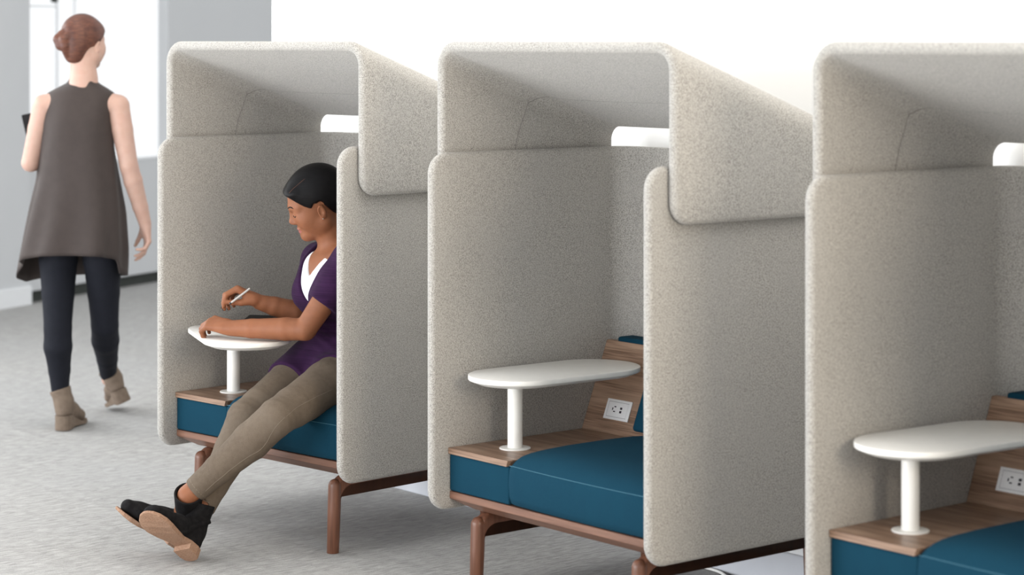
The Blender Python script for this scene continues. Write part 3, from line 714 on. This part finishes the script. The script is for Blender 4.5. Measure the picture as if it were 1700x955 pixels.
# ------------------------------------------------------------------ seated woman
def seated_woman():
    Z0 = 7.46
    fr = D3(-.80, 0, -.60); lf = D3(.60, 0, -.80); R3 = np.stack([lf, fr, up3], 1)
    neck0 = K(560, 418, 7.47); chest = K(560, 482, 7.47)
    shL, shR = K(588, 426, 7.34), K(530, 432, 7.60)
    elL, wrL = K(507, 547, 7.33), K(381, 545, 7.42)
    elR, wrR = K(512, 524, 7.57), K(431, 502, 7.53)
    hip = K(556, 600, 7.50); hipL, hipR = C3(-.526, 7.436, .545), C3(-.650, 7.565, .545)
    knL, knR = K(460, 693, 7.08), K(408, 694, 7.28)
    anL, anR = K(313, 824, 7.085), K(325, 866, 7.105)
    S = Solid()
    # trunk under the clothes, shoulders, neck
    S.chain([hip - fr * .02, lerp(hip, chest, .45) - fr * .03, chest, neck0 - up3 * .05], [.09, .08, .10, .06], .04)
    S.rc(lerp(neck0, shL, .25) - up3 * .02, shL, .052, .047, .03); S.rc(lerp(neck0, shR, .25) - up3 * .02, shR, .052, .047, .03)
    S.el(chest + up3 * .055 + fr * .035, (.12, .062, .085), R3, .03)
    H = K(530, 343, 7.455)                                      # between the ears
    f = D3(-.92, -.38, -.09); u = D3(-.38, .90, -.20)
    S.chain([neck0 - up3 * .03 - fr * .01, lerp(neck0, H, .55), H - up3 * .005 + fr * -.030], [.060, .045, .047], .02)
    T, R = head(S, H, f, u, .98)
    for s in (-1, 1):                                           # collar bones
        S.rc(neck0 + fr * .062 + lf * (.015 * s) - up3 * .022, lerp(neck0, shL if s > 0 else shR, .75) + fr * .03 + up3 * .012, .008, .008, .012)
    # arms
    S.chain([shL, lerp(shL, elL, .45), elL], [.047, .043, .036], .006)
    S.chain([elL, lerp(elL, wrL, .25), lerp(elL, wrL, .7), wrL], [.036, .0375, .0315, .0255], .006, None)
    S.chain([shR, lerp(shR, elR, .45), elR], [.047, .043, .037], .006)
    S.chain([elR, lerp(elR, wrR, .25), lerp(elR, wrR, .7), wrR], [.037, .0385, .0315, .0255], .006)
    # left hand lying on the table, fingers folded; right hand holding the pen
    dL = D3(-.86, .14, .48); bL = D3(-.05, .90, -.42)
    tipsL = hand(S, wrL + up3 * .002, dL, bL, D3(.25, .05, .95), [(.60, .75, .45), (.65, .85, .45), (.7, .95, .5), (.75, 1.0, .5)], .95, .05, (.4, .3, .1))
    dR = D3(-.84, .52, .0); bR = D3(.50, .80, .10)
    tipsR = hand(S, wrR, dR, bR, D3(.0, .1, -1), [(1.0, .75, .25), (1.05, .9, .35), (1.1, .95, .4), (1.1, 1.0, .45)], .97, .02, (.30, .25, -.25), .85)
    # shins and ankles down into the boots
    S.chain([lerp(knL, anL, .7), anL, K(306, 850, 7.125)], [.040, .034, .033], .01)
    S.chain([lerp(knR, anR, .7), anR, anR - up3 * .02], [.040, .034, .033], .01)
    lc = T(0, .088, -.048)
    def pick(c):
        q = (c - lc) @ R / .98; return (((q[:, 0] / .0215) ** 2 + ((q[:, 1]) / .020) ** 2 + ((q[:, 2] + .0005) / .0122) ** 2) < 1).astype(int)
    base = G(330, 905); base.z = 0
    w = solid_obj('person', S, [SKIN_B, LIP], None, .003, 2, pick, origin=np.array(base))
    tag(w, 'woman in a purple cardigan seated in the booth, ankles crossed, writing at its table', 'person')
    nails_obj(w, tipsL, NAILB, (0, 1, 2, 3), .93); nails_obj(w, tipsR, NAILB, (0, 1, 2), .93)
    # face details laid on the skin
    tree = bvh(w)
    def face(pts, off):
        out = []
        for x, z in pts:
            loc, n, i, d_ = tree.ray_cast(Vector(T(x, .20, z)), Vector(T(0, -1, 0) - T(0, 0, 0)).normalized())
            if loc is not None: out.append(np.array(loc + n * off))
        return out
    for s in (-1, 1):
        pts = smooth_path(face([(s * .014, .0385), (s * .024, .0425), (s * .035, .0430), (s * .046, .0375)], .0004), 5)
        child_tube('eyebrow', pts, [.0012] + [.0021] * (len(pts) - 4) + [.0017, .0012, .0006], HAIR_B, w, w)
        pts = smooth_path(face([(s * .020, .0095), (s * .026, .0068), (s * .033, .0060), (s * .040, .0072), (s * .0465, .0110)], .0006), 5)
        child_tube('eyelashes', pts, [.0007] + [.0015] * (len(pts) - 4) + [.0014, .0010, .0006], HAIR_B, w, w)
    pts = on_surface(tree, [T(-.080, .002, -.0235)], .001); se = Solid(); se.el(pts[0], (.0022, .0022, .0022), None, .001)
    solid_obj('earring', se, METAL, w, .0006, 0)
    # hair, parted and pulled back
    def hair_solid(Sh):
        e = lambda c, rad, k=.012, op='add': Sh.el(T(*c), nv(*rad) * .98, R, k, op)
        e((0, -.012, .052), (.0815, .105, .096), .01); e((0, .046, .072), (.058, .052, .036), .03)
        e((0, -.085, .0), (.056, .045, .065), .03)
        e((-.030, .060, .086), (.034, .032, .016), .015); e((.034, .054, .086), (.034, .034, .016), .015)
        def below(p):
            q = (p - T(0, 0, 0)) @ R / .98
            yy = q[..., 1]; line = np.interp(yy, [-.12, -.085, -.045, -.022, .012, .026, .045, .068, .084, .094, .12], [-.062, -.062, -.048, .010, .034, .018, .032, .060, .080, .088, .10])
            return (q[..., 2] - line) * .75 * .98
        Sh.fn(below, T(0, 0, 0) - .2, T(0, 0, 0) + .22, .008, 'sub')
        for s in (-1, 1): e((s * .080, -.006, .006), (.018, .021, .031), .004, 'sub')
        return Sh
    hr = solid_obj('hair', hair_solid(Solid()), HAIR_B, w, .003, 1)
    ht = bvh(hr)
    pts = seen_on(ht, [(480, 321), (486, 314), (493, 308), (500, 302), (506, 297)], .0002)
    child_tube('hair_parting', on_surface(ht, smooth_path(pts, 5), -.0004), .0011, PARTING, hr, w)
    # cardigan
    Sc = Solid()
    for sh, el in ((shL, elL), (shR, elR)):
        q = lerp(sh, el, .62); Sc.chain([sh, lerp(sh, el, .35), q], [.056, .055, .052], .025)
        ax = unit(el - sh); Sc.fn(lambda p, q=q, ax=ax: np.maximum(-((p - q) @ ax) + .004, np.linalg.norm((p - q) - ((p - q) @ ax)[..., None] * ax, axis=-1) - .085), q - .16, q + .16, .004, 'sub')
    for hp, kn, fr_ in ((hipL, knL, .24), (hipR, knR, .42)):
        q = lerp(hp, kn, fr_); Sc.chain([hp - up3 * .005, q], [.104, .0895], .03)
        ax = unit(kn - hp); Sc.fn(lambda p, q=q, ax=ax: np.maximum(-((p - q) @ ax) + .002, np.linalg.norm((p - q) - ((p - q) @ ax)[..., None] * ax, axis=-1) - .13), q - .2, q + .2, .006, 'sub')
    Sc.chain([hip - up3 * .03 - fr * .015, lerp(hip, chest, .42) - fr * .022, chest], [.112, .096, .113], .05)
    Sc.el(hip - up3 * .02, (.150, .120, .088), np.stack([unit(hipL - hipR), unit(np.cross(up3, unit(hipL - hipR))), up3], 1), .05)
    Sc.el(chest + up3 * .045 + fr * .028, (.150, .085, .105), R3, .04)
    for s in (-1, 1): Sc.el(chest + fr * .073 + lf * (.068 * s) - up3 * .012, (.060, .050, .058), R3, .035)
    Sc.rc(lerp(neck0, shL, .3) - up3 * .016, shL, .058, .056, .03); Sc.rc(lerp(neck0, shR, .3) - up3 * .016, shR, .058, .056, .03)
    Sc.el(neck0 - fr * .045 - up3 * .045, (.10, .055, .06), R3, .03)
    vz0 = 1.63 - (505 - Y0) / F_PX * 7.36
    def vcut(h0, slope, curve, ctr=0.0):
        def f_(p):
            q = (p - chest) @ R3; hgt = p[..., 2] - h0
            wd = np.where(hgt > 0, slope * np.maximum(hgt, 0) ** curve, hgt * .8)
            return np.maximum(np.abs(q[..., 0] - ctr) - wd, -(q[..., 1] - .0)) * .8
        return f_
    Sc.fn(vcut(vz0, .37, .78, -.005), chest - .3, chest + .35, .006, 'sub')
    Sc.chain([neck0 - up3 * .05, neck0 + up3 * .02, H], [.060, .056, .056], .01); Sc.ops = Sc.ops[:-2] + [(o[0], o[1], o[2], o[3], .008, 'sub') for o in Sc.ops[-2:]]
    def wrinkle(V):
        q = V - np.array(chest); hgt = V[:, 2]
        a = np.sin(hgt * 190 + 6 * np.sin(q[:, 0] * 14 + q[:, 1] * 9)) * np.exp(-((hgt - (chest[2] - .13)) / .06) ** 2) * .0035
        out = q.copy(); out[:, 2] = 0; out /= np.linalg.norm(out, axis=1)[:, None] + 1e-6
        return V + out * a[:, None]
    cg = solid_obj('cardigan', Sc, KNIT, w, .004, 1, disp=wrinkle)
    # white top in the opening
    St = Solid()
    St.chain([hip + up3 * .05 - fr * .02, lerp(hip, chest, .42) - fr * .028, chest], [.085, .085, .107], .05)
    St.el(chest + up3 * .045 + fr * .026, (.140, .079, .100), R3, .04)
    for s in (-1, 1): St.el(chest + fr * .064 + lf * (.066 * s) - up3 * .012, (.056, .046, .054), R3, .035)
    St.fn(vcut(1.63 - (462 - Y0) / F_PX * 7.36, .42, .80, -.005), chest - .3, chest + .35, .004, 'sub')
    St.fn(lambda p: -(p[..., 2] - (neck0[2] + .005)), chest - .3, chest + .35, .004, 'sub'); St.ops[-1] = ('fn', lambda p: (neck0[2] + .0) - p[..., 2], St.ops[-1][2], St.ops[-1][3], .004, 'sub')
    solid_obj('white_top', St, TANK, w, .004, 1)
    # trousers
    Sp = Solid()
    def leg(hp, kn, an, hem, bend):
        d1 = unit(kn - hp); d2 = unit(an - kn); calf = lerp(kn, an, .30) + unit(d1 - d2 * (d1 @ d2)) * -.012
        he_ = lerp(kn, an, hem)
        Sp.chain([hp, lerp(hp, kn, .35), lerp(hp, kn, .8), kn], [.088, .080, .064, .059], .01)
        Sp.chain([kn, calf, lerp(kn, an, .65), he_], [.059, .0595, .0465, .0405], .01)
        return he_, d2
    Sp.rc(hipL - up3 * .01, hipR - up3 * .01, .095, .095, .04)
    cuffs = [leg(hipL, knL, anL, .93, 1), leg(hipR, knR, anR, .88, 1)]
    for q, ax in cuffs:
        Sp.fn(lambda p, q=q, ax=ax: np.maximum(-((p - q) @ ax), np.linalg.norm((p - q) - ((p - q) @ ax)[..., None] * ax, axis=-1) - .065), q - .12, q + .12, .003, 'sub')
    def fold(V):
        out = V.copy()
        for kn, hp in ((knL, hipL), (knR, hipR)):
            r = V - kn; dd = np.linalg.norm(r, axis=1); wgt = np.exp(-(dd / .09) ** 2)
            out += (r / (dd[:, None] + 1e-6)) * (np.sin(r @ unit(hp - kn) * 210 + r[:, 2] * 60) * wgt * .0008)[:, None]
        return out
    tr = solid_obj('trousers', Sp, PANTS, w, .0035, 1, disp=fold)
    for (q, ax) in cuffs:
        a_, b_, c_ = frame(ax, nv(0, 0, 1)); pts = [q - ax * .016 + (b_ * math.cos(t) + c_ * math.sin(t)) * .0405 for t in np.linspace(0, 2 * math.pi, 25)]
        obj('hem_stitch', tube(pts, .0013, 5), STITCH, tr)
    # boots
    fR = D3(-.52, .67, -.53); uR = D3(.19, .68, .70); H0R = K(321, 932, 7.045)
    shaftR = K(334, 838, 7.105)
    br, TR = boot(w, H0R, fR, uR, (SUEDE_B, CREPE), shaftR, .98)
    fL = D3(-.80, .56, -.24); uL = D3(.55, .80, .20); H0L = K(303, 918, 7.145)
    bt, TL = boot(w, H0L, fL, uL, (SUEDE_B, CREPE), K(313, 820, 7.075))
    for o_, T_b, sh in ((br, TR, shaftR), (bt, TL, K(313, 820, 7.075))):
        c_ = T_b(.062, 0, .088); ax = unit(T_b(.095, 0, .130) * .5 + sh * .5 - T_b(.075, 0, .045)); tr_ = bvh(o_)
        ax = unit(T_b(1, 0, .9) - T_b(0, 0, 0)); a1, a2 = unit(np.cross(ax, T_b(0, 1, 0) - T_b(0, 0, 0))), None; a2 = np.cross(ax, a1)
        ring = []
        for t in np.linspace(0, 2 * math.pi, 41)[:-1]:
            dv = a1 * math.cos(t) + a2 * math.sin(t); loc, n, i, d_ = tr_.ray_cast(Vector(c_ + dv * .14), Vector(-dv))
            if loc is not None and d_ < .137: ring.append((np.array(loc), np.array(n)))
        v, fc = [], []
        for loc, n in ring:
            for k_, o2 in ((-.008, .0002), (-.0075, .0022), (.0075, .0022), (.008, .0002)): v.append(loc + ax * k_ + n * o2)
        m_ = len(ring)
        for i in range(m_):
            for k_ in range(3): fc.append((i * 4 + k_, i * 4 + k_ + 1, ((i + 1) % m_) * 4 + k_ + 1, ((i + 1) % m_) * 4 + k_))
        if m_ > 20: obj('strap', (v, fc), SUEDE_B, o_)
    pts = seen_on(bvh(bt), [(279, 856), (284, 853)], .003) or [T_b(.1, .03, .05)] * 2
    child_tube('buckle', pts, .0016, METAL, bt, w)
    ts = bvh(tr); pts = seen_on(ts, [(554, 646), (520, 662), (490, 679), (462, 704), (438, 741), (415, 757), (392, 773), (365, 795), (341, 816)], .0003)
    child_tube('side_seam', on_surface(ts, smooth_path(pts, 6), .0001), .0009, STITCH, tr, w, 5)
    return dict(w=w, tipsR=tipsR, tipsL=tipsL, T=T, R=R, base=base, TL=TL, bt=bt)
SW = seated_woman()
# stylus in her right hand and the dark tablet under her arm
pa, pb = K(381.5, 504.5, 7.475), K(415, 479, 7.50)
pen = obj('stylus', tube([pa, lerp(pa, pb, .06), lerp(pa, pb, .1), lerp(pa, pb, .97), pb], [.0012, .0027, .0037, .0037, .0032], 10), PENW, None)
tag(pen, 'pale stylus held between the fingertips of the seated woman', 'stylus')
pt = obj('tip', tube([pa - (pb - pa) * .02, lerp(pa, pb, .05)], [.0020, .0044], 8), NAILB, pen)
def tablet(name, corners, th, label, cat='tablet'):
    """thin slab with its screen; corners: four points in order"""
    c = [Vector(x) for x in corners]; n = (c[1] - c[0]).cross(c[3] - c[0]).normalized()
    bm = bmesh.new(); A_ = [bm.verts.new(p) for p in c]; B_ = [bm.verts.new(p - n * th) for p in c]
    bm.faces.new(A_); bm.faces.new(B_[::-1])
    for i in range(4): bm.faces.new((A_[i], B_[i], B_[(i + 1) % 4], A_[(i + 1) % 4]))
    bmesh.ops.recalc_face_normals(bm, faces=bm.faces[:]); bmesh.ops.bevel(bm, geom=bm.edges[:], offset=.0025, segments=2, affect='EDGES')
    o = obj(name, bm, DARK, None, True, 40); tag(o, label, cat); return o, n
tc = np.array(K(428, 529, 7.53)); tc[2] = TABLE_TOP + .040
tu = D3(.98, 0, -.15); tv = unit(np.cross(up3, tu)); tv = unit(tv * .94 + up3 * .34)
tb, n_ = tablet('tablet', [tc - tu * .085 - tv * .062, tc + tu * .125 - tv * .062, tc + tu * .125 + tv * .062, tc - tu * .045 + tv * .062], .008, 'dark tablet lying tilted on the white table behind the forearm of the seated woman')

# ------------------------------------------------------------------ walking woman, seen from behind
def walking_woman():
    Z = 9.41
    S = Solid()
    shL, shR = K(73, 176, Z), K(196, 176, Z); neck0 = K(139, 146, Z); chest = K(136, 225, Z + .03); hip = K(134, 385, Z + .02)
    H = K(139, 77, Z + .02); f = D3(.42, .0, .90); u = D3(.03, 1, .03)
    S.chain([K(134, 350, Z + .02), lerp(hip, chest, .5), chest, neck0 - up3 * .05], [.12, .11, .12, .06], .05)
    S.rc(lerp(neck0, shL, .3) - up3 * .03, shL, .052, .046, .03); S.rc(lerp(neck0, shR, .3) - up3 * .03, shR, .052, .046, .03)
    S.chain([neck0 - up3 * .04, neck0 + up3 * .03, H - up3 * .01 - np.array(fw3) * .02], [.066, .053, .055], .025)
    T, R = head(S, H, f, u, .97)
    elL, wrL = K(51, 270, Z + .02), K(104, 262, Z + .22)
    elR, wrR = K(214, 276, Z - .02), K(241, 372, Z + .02)
    S.chain([shL, lerp(shL, elL, .4), elL], [.047, .044, .038], .006); S.chain([elL, lerp(elL, wrL, .3), wrL], [.038, .038, .026], .006)
    S.chain([shR, lerp(shR, elR, .4), elR], [.047, .044, .038], .006); S.chain([elR, lerp(elR, wrR, .25), lerp(elR, wrR, .7), wrR], [.038, .039, .032, .026], .006)
    hand(S, wrR, D3(.12, -.98, .10), D3(.85, .12, .35), D3(-.35, -.15, .92), [(.35, .4, .2), (.45, .5, .3), (.6, .6, .3), (.75, .7, .4)], .93, .14, (.55, .2, .2))
    hand(S, wrL, D3(.85, .15, .25), D3(-.1, .1, 1), D3(.1, 1, 0), [(.5, .5, .3)] * 4, .93, .04, (.6, .2, .2))
    anL, anR = K(100, 652, 9.435), K(180, 624, 9.83)
    S.chain([anL + up3 * .05, anL - up3 * .02], [.035, .030], .01); S.chain([anR + up3 * .05, anR - up3 * .015], [.035, .030], .01)
    base = np.array(G(102, 716)); base[2] = 0
    w = solid_obj('person', S, [SKIN_P, LIP], None, .004, 1, origin=base)
    tag(w, 'woman with pinned up auburn hair in a sleeveless brown tunic, walking away, back turned', 'person')
    # pinned-up hair with a twist at the back
    Sh = Solid(); e = lambda c, rad, k=.012, op='add': Sh.el(T(*c), nv(*rad) * .97, R, k, op)
    e((0, -.014, .050), (.082, .107, .092), .01); e((0, .046, .066), (.060, .052, .036), .03)
    e((0, -.075, -.005), (.055, .040, .055), .03); e((.0, -.060, -.045), (.040, .036, .035), .02)
    bun = lambda a, b_, c: T(a, b_, c)
    Sh.chain([bun(-.032, -.112, .055), bun(-.045, -.120, .030), bun(-.034, -.120, .004), bun(-.014, -.116, -.012)], [.016, .021, .020, .014], .008)
    Sh.chain([bun(.0, -.116, .045), bun(-.014, -.126, .030), bun(-.010, -.122, .002), bun(-.012, -.105, -.035)], [.014, .018, .016, .012], .006)
    def below(p):
        q = (p - H) @ R / .97; yy = q[..., 1]
        line = np.interp(yy, [-.14, -.10, -.06, -.030, .008, .026, .05, .07, .09, .12], [-.075, -.075, -.072, -.030, .026, .020, .04, .06, .085, .10]); return (q[..., 2] - line) * .72
    Sh.fn(below, H - .22, H + .24, .008, 'sub')
    solid_obj('hair', Sh, HAIR_R, w, .004, 1)
    # tunic: rings from the collar down to the uneven handkerchief hem
    def ringat(t, j, n):
        """t in 0..1 down the tunic"""
        ph = 2 * math.pi * j / n; c, s_ = math.cos(ph), math.sin(ph)
        py = np.interp(t, [0, .06, .12, .18, .25, .35, .5, .65, .8, .92, 1], [128, 137, 146, 155, 172, 200, 250, 300, 350, 400, 430])
        xl = np.interp(t, [0, .06, .12, .18, .25, .35, .5, .65, .8, .92, 1], [116, 112, 94, 77, 71, 68, 65, 60, 48, 35, 27])
        xr = np.interp(t, [0, .06, .12, .18, .25, .35, .5, .65, .8, .92, 1], [160, 163, 178, 192, 190, 187, 191, 198, 205, 208, 206])
        dp = np.interp(t, [0, .06, .12, .18, .25, .35, .5, .65, .8, .92, 1], [.075, .078, .085, .095, .11, .125, .13, .14, .155, .175, .19])
        if t < .2: py += -s_ * 5 * (1 - t / .2) if s_ < 0 else 0
        if t < .10 and s_ < 0: py += 12 * math.exp(-((ph - 4.75) / .22) ** 2) * (1 - t / .10)
        if t > .78:
            k = (t - .78) / .22
            hem = np.interp(math.degrees(ph) % 360, [0, 25, 60, 110, 140, 165, 185, 215, 240, 270, 300, 330, 345, 360], [28, 30, 26, 30, 40, 34, 14, 2, -3, -4, -2, 2, 26, 28])
            py += hem * k ** 1.3
        cx, hw = (xl + xr) / 2, (xr - xl) / 2
        fl = 1 + (.055 * math.sin(5 * ph + 1) + .05 * math.sin(9 * ph)) * max(0, (t - .40) / .60) ** 1.1 + (.012 * math.sin(7 * ph + 9 * t) if .1 < t else 0)
        ex = abs(c) ** .85 * (1 if c > 0 else -1)
        return K(cx + hw * ex * (fl if t > .4 else 1), py, Z + .02 + dp * s_ * fl)
    n, m = 72, 46; rows = [[ringat(k / m, j, n) for j in range(n)] for k in range(m + 1)]
    cen = [np.mean(r, 0) for r in rows]
    inner = [[p + (c - p) * nv(1, 1, 0) * .035 for p in r] for r, c in zip(rows, cen)]
    v = [p for r in inner[m - 14:] for p in r][::1]
    allr = inner[m - 14:][:] ; allr = allr + rows[::-1] + inner[:3]
    v = [p for r in allr for p in r]; fc = []
    for k in range(len(allr) - 1):
        for j in range(n): fc.append((k * n + j, k * n + (j + 1) % n, (k + 1) * n + (j + 1) % n, (k + 1) * n + j))
    bm = bmesh.new(); vs = [bm.verts.new(p) for p in v]
    for q in fc: bm.faces.new([vs[i] for i in q])
    bmesh.ops.recalc_face_normals(bm, faces=bm.faces[:])
    for _ in range(2): bmesh.ops.smooth_vert(bm, verts=[x for x in bm.verts if not x.is_boundary], factor=.3, use_axis_x=True, use_axis_y=True, use_axis_z=True)
    inv = Matrix.Translation(-w.location)
    d_ = obj('tunic', bm, TUNIC, w); d_.matrix_parent_inverse = inv
    # leggings
    Sl = Solid()
    hL, hR = K(97, 430, Z + .03), K(170, 430, Z + .05); kL, kR = K(96, 545, Z - .01), K(174, 540, Z + .12)
    for h_, k_, a_ in ((hL, kL, anL), (hR, kR, anR)):
        Sl.chain([h_ + up3 * .08, h_, lerp(h_, k_, .5), k_, lerp(k_, a_, .28) - fw3 * .012, lerp(k_, a_, .65), lerp(k_, a_, .95)], [.088, .080, .067, .057, .0585, .045, .037], .008)
    Sl.rc(hL + up3 * .13, hR + up3 * .13, .10, .10, .02)
    solid_obj('leggings', Sl, LEGGING, w, .005, 1)
    # wedge ankle boots
    boot(w, K(101, 716, 9.395), D3(.10, .0, 1), D3(0, 1, 0), (SUEDE_T, SUEDE_T), K(100, 647, 9.437), 1.0, .030, h=.004)
    boot(w, K(208, 668, 9.78), D3(-.35, -.16, .92), D3(-.38, .88, .01), (SUEDE_T, SUEDE_T), K(179, 614, 9.83), .98, .030, h=.004)
    return w, base
WW, wbase = walking_woman()
c0 = K(79, 229, 9.64)
tx_, tz_ = D3(.95, .22, .20), D3(-.24, .97, .05)
tb2, n2 = tablet('tablet', [c0 - tx_ * .085 - tz_ * .12, c0 + tx_ * .085 - tz_ * .12, c0 + tx_ * .085 + tz_ * .12, c0 - tx_ * .085 + tz_ * .12], .010, 'dark tablet held at her chest by the walking woman, mostly hidden by her arm')
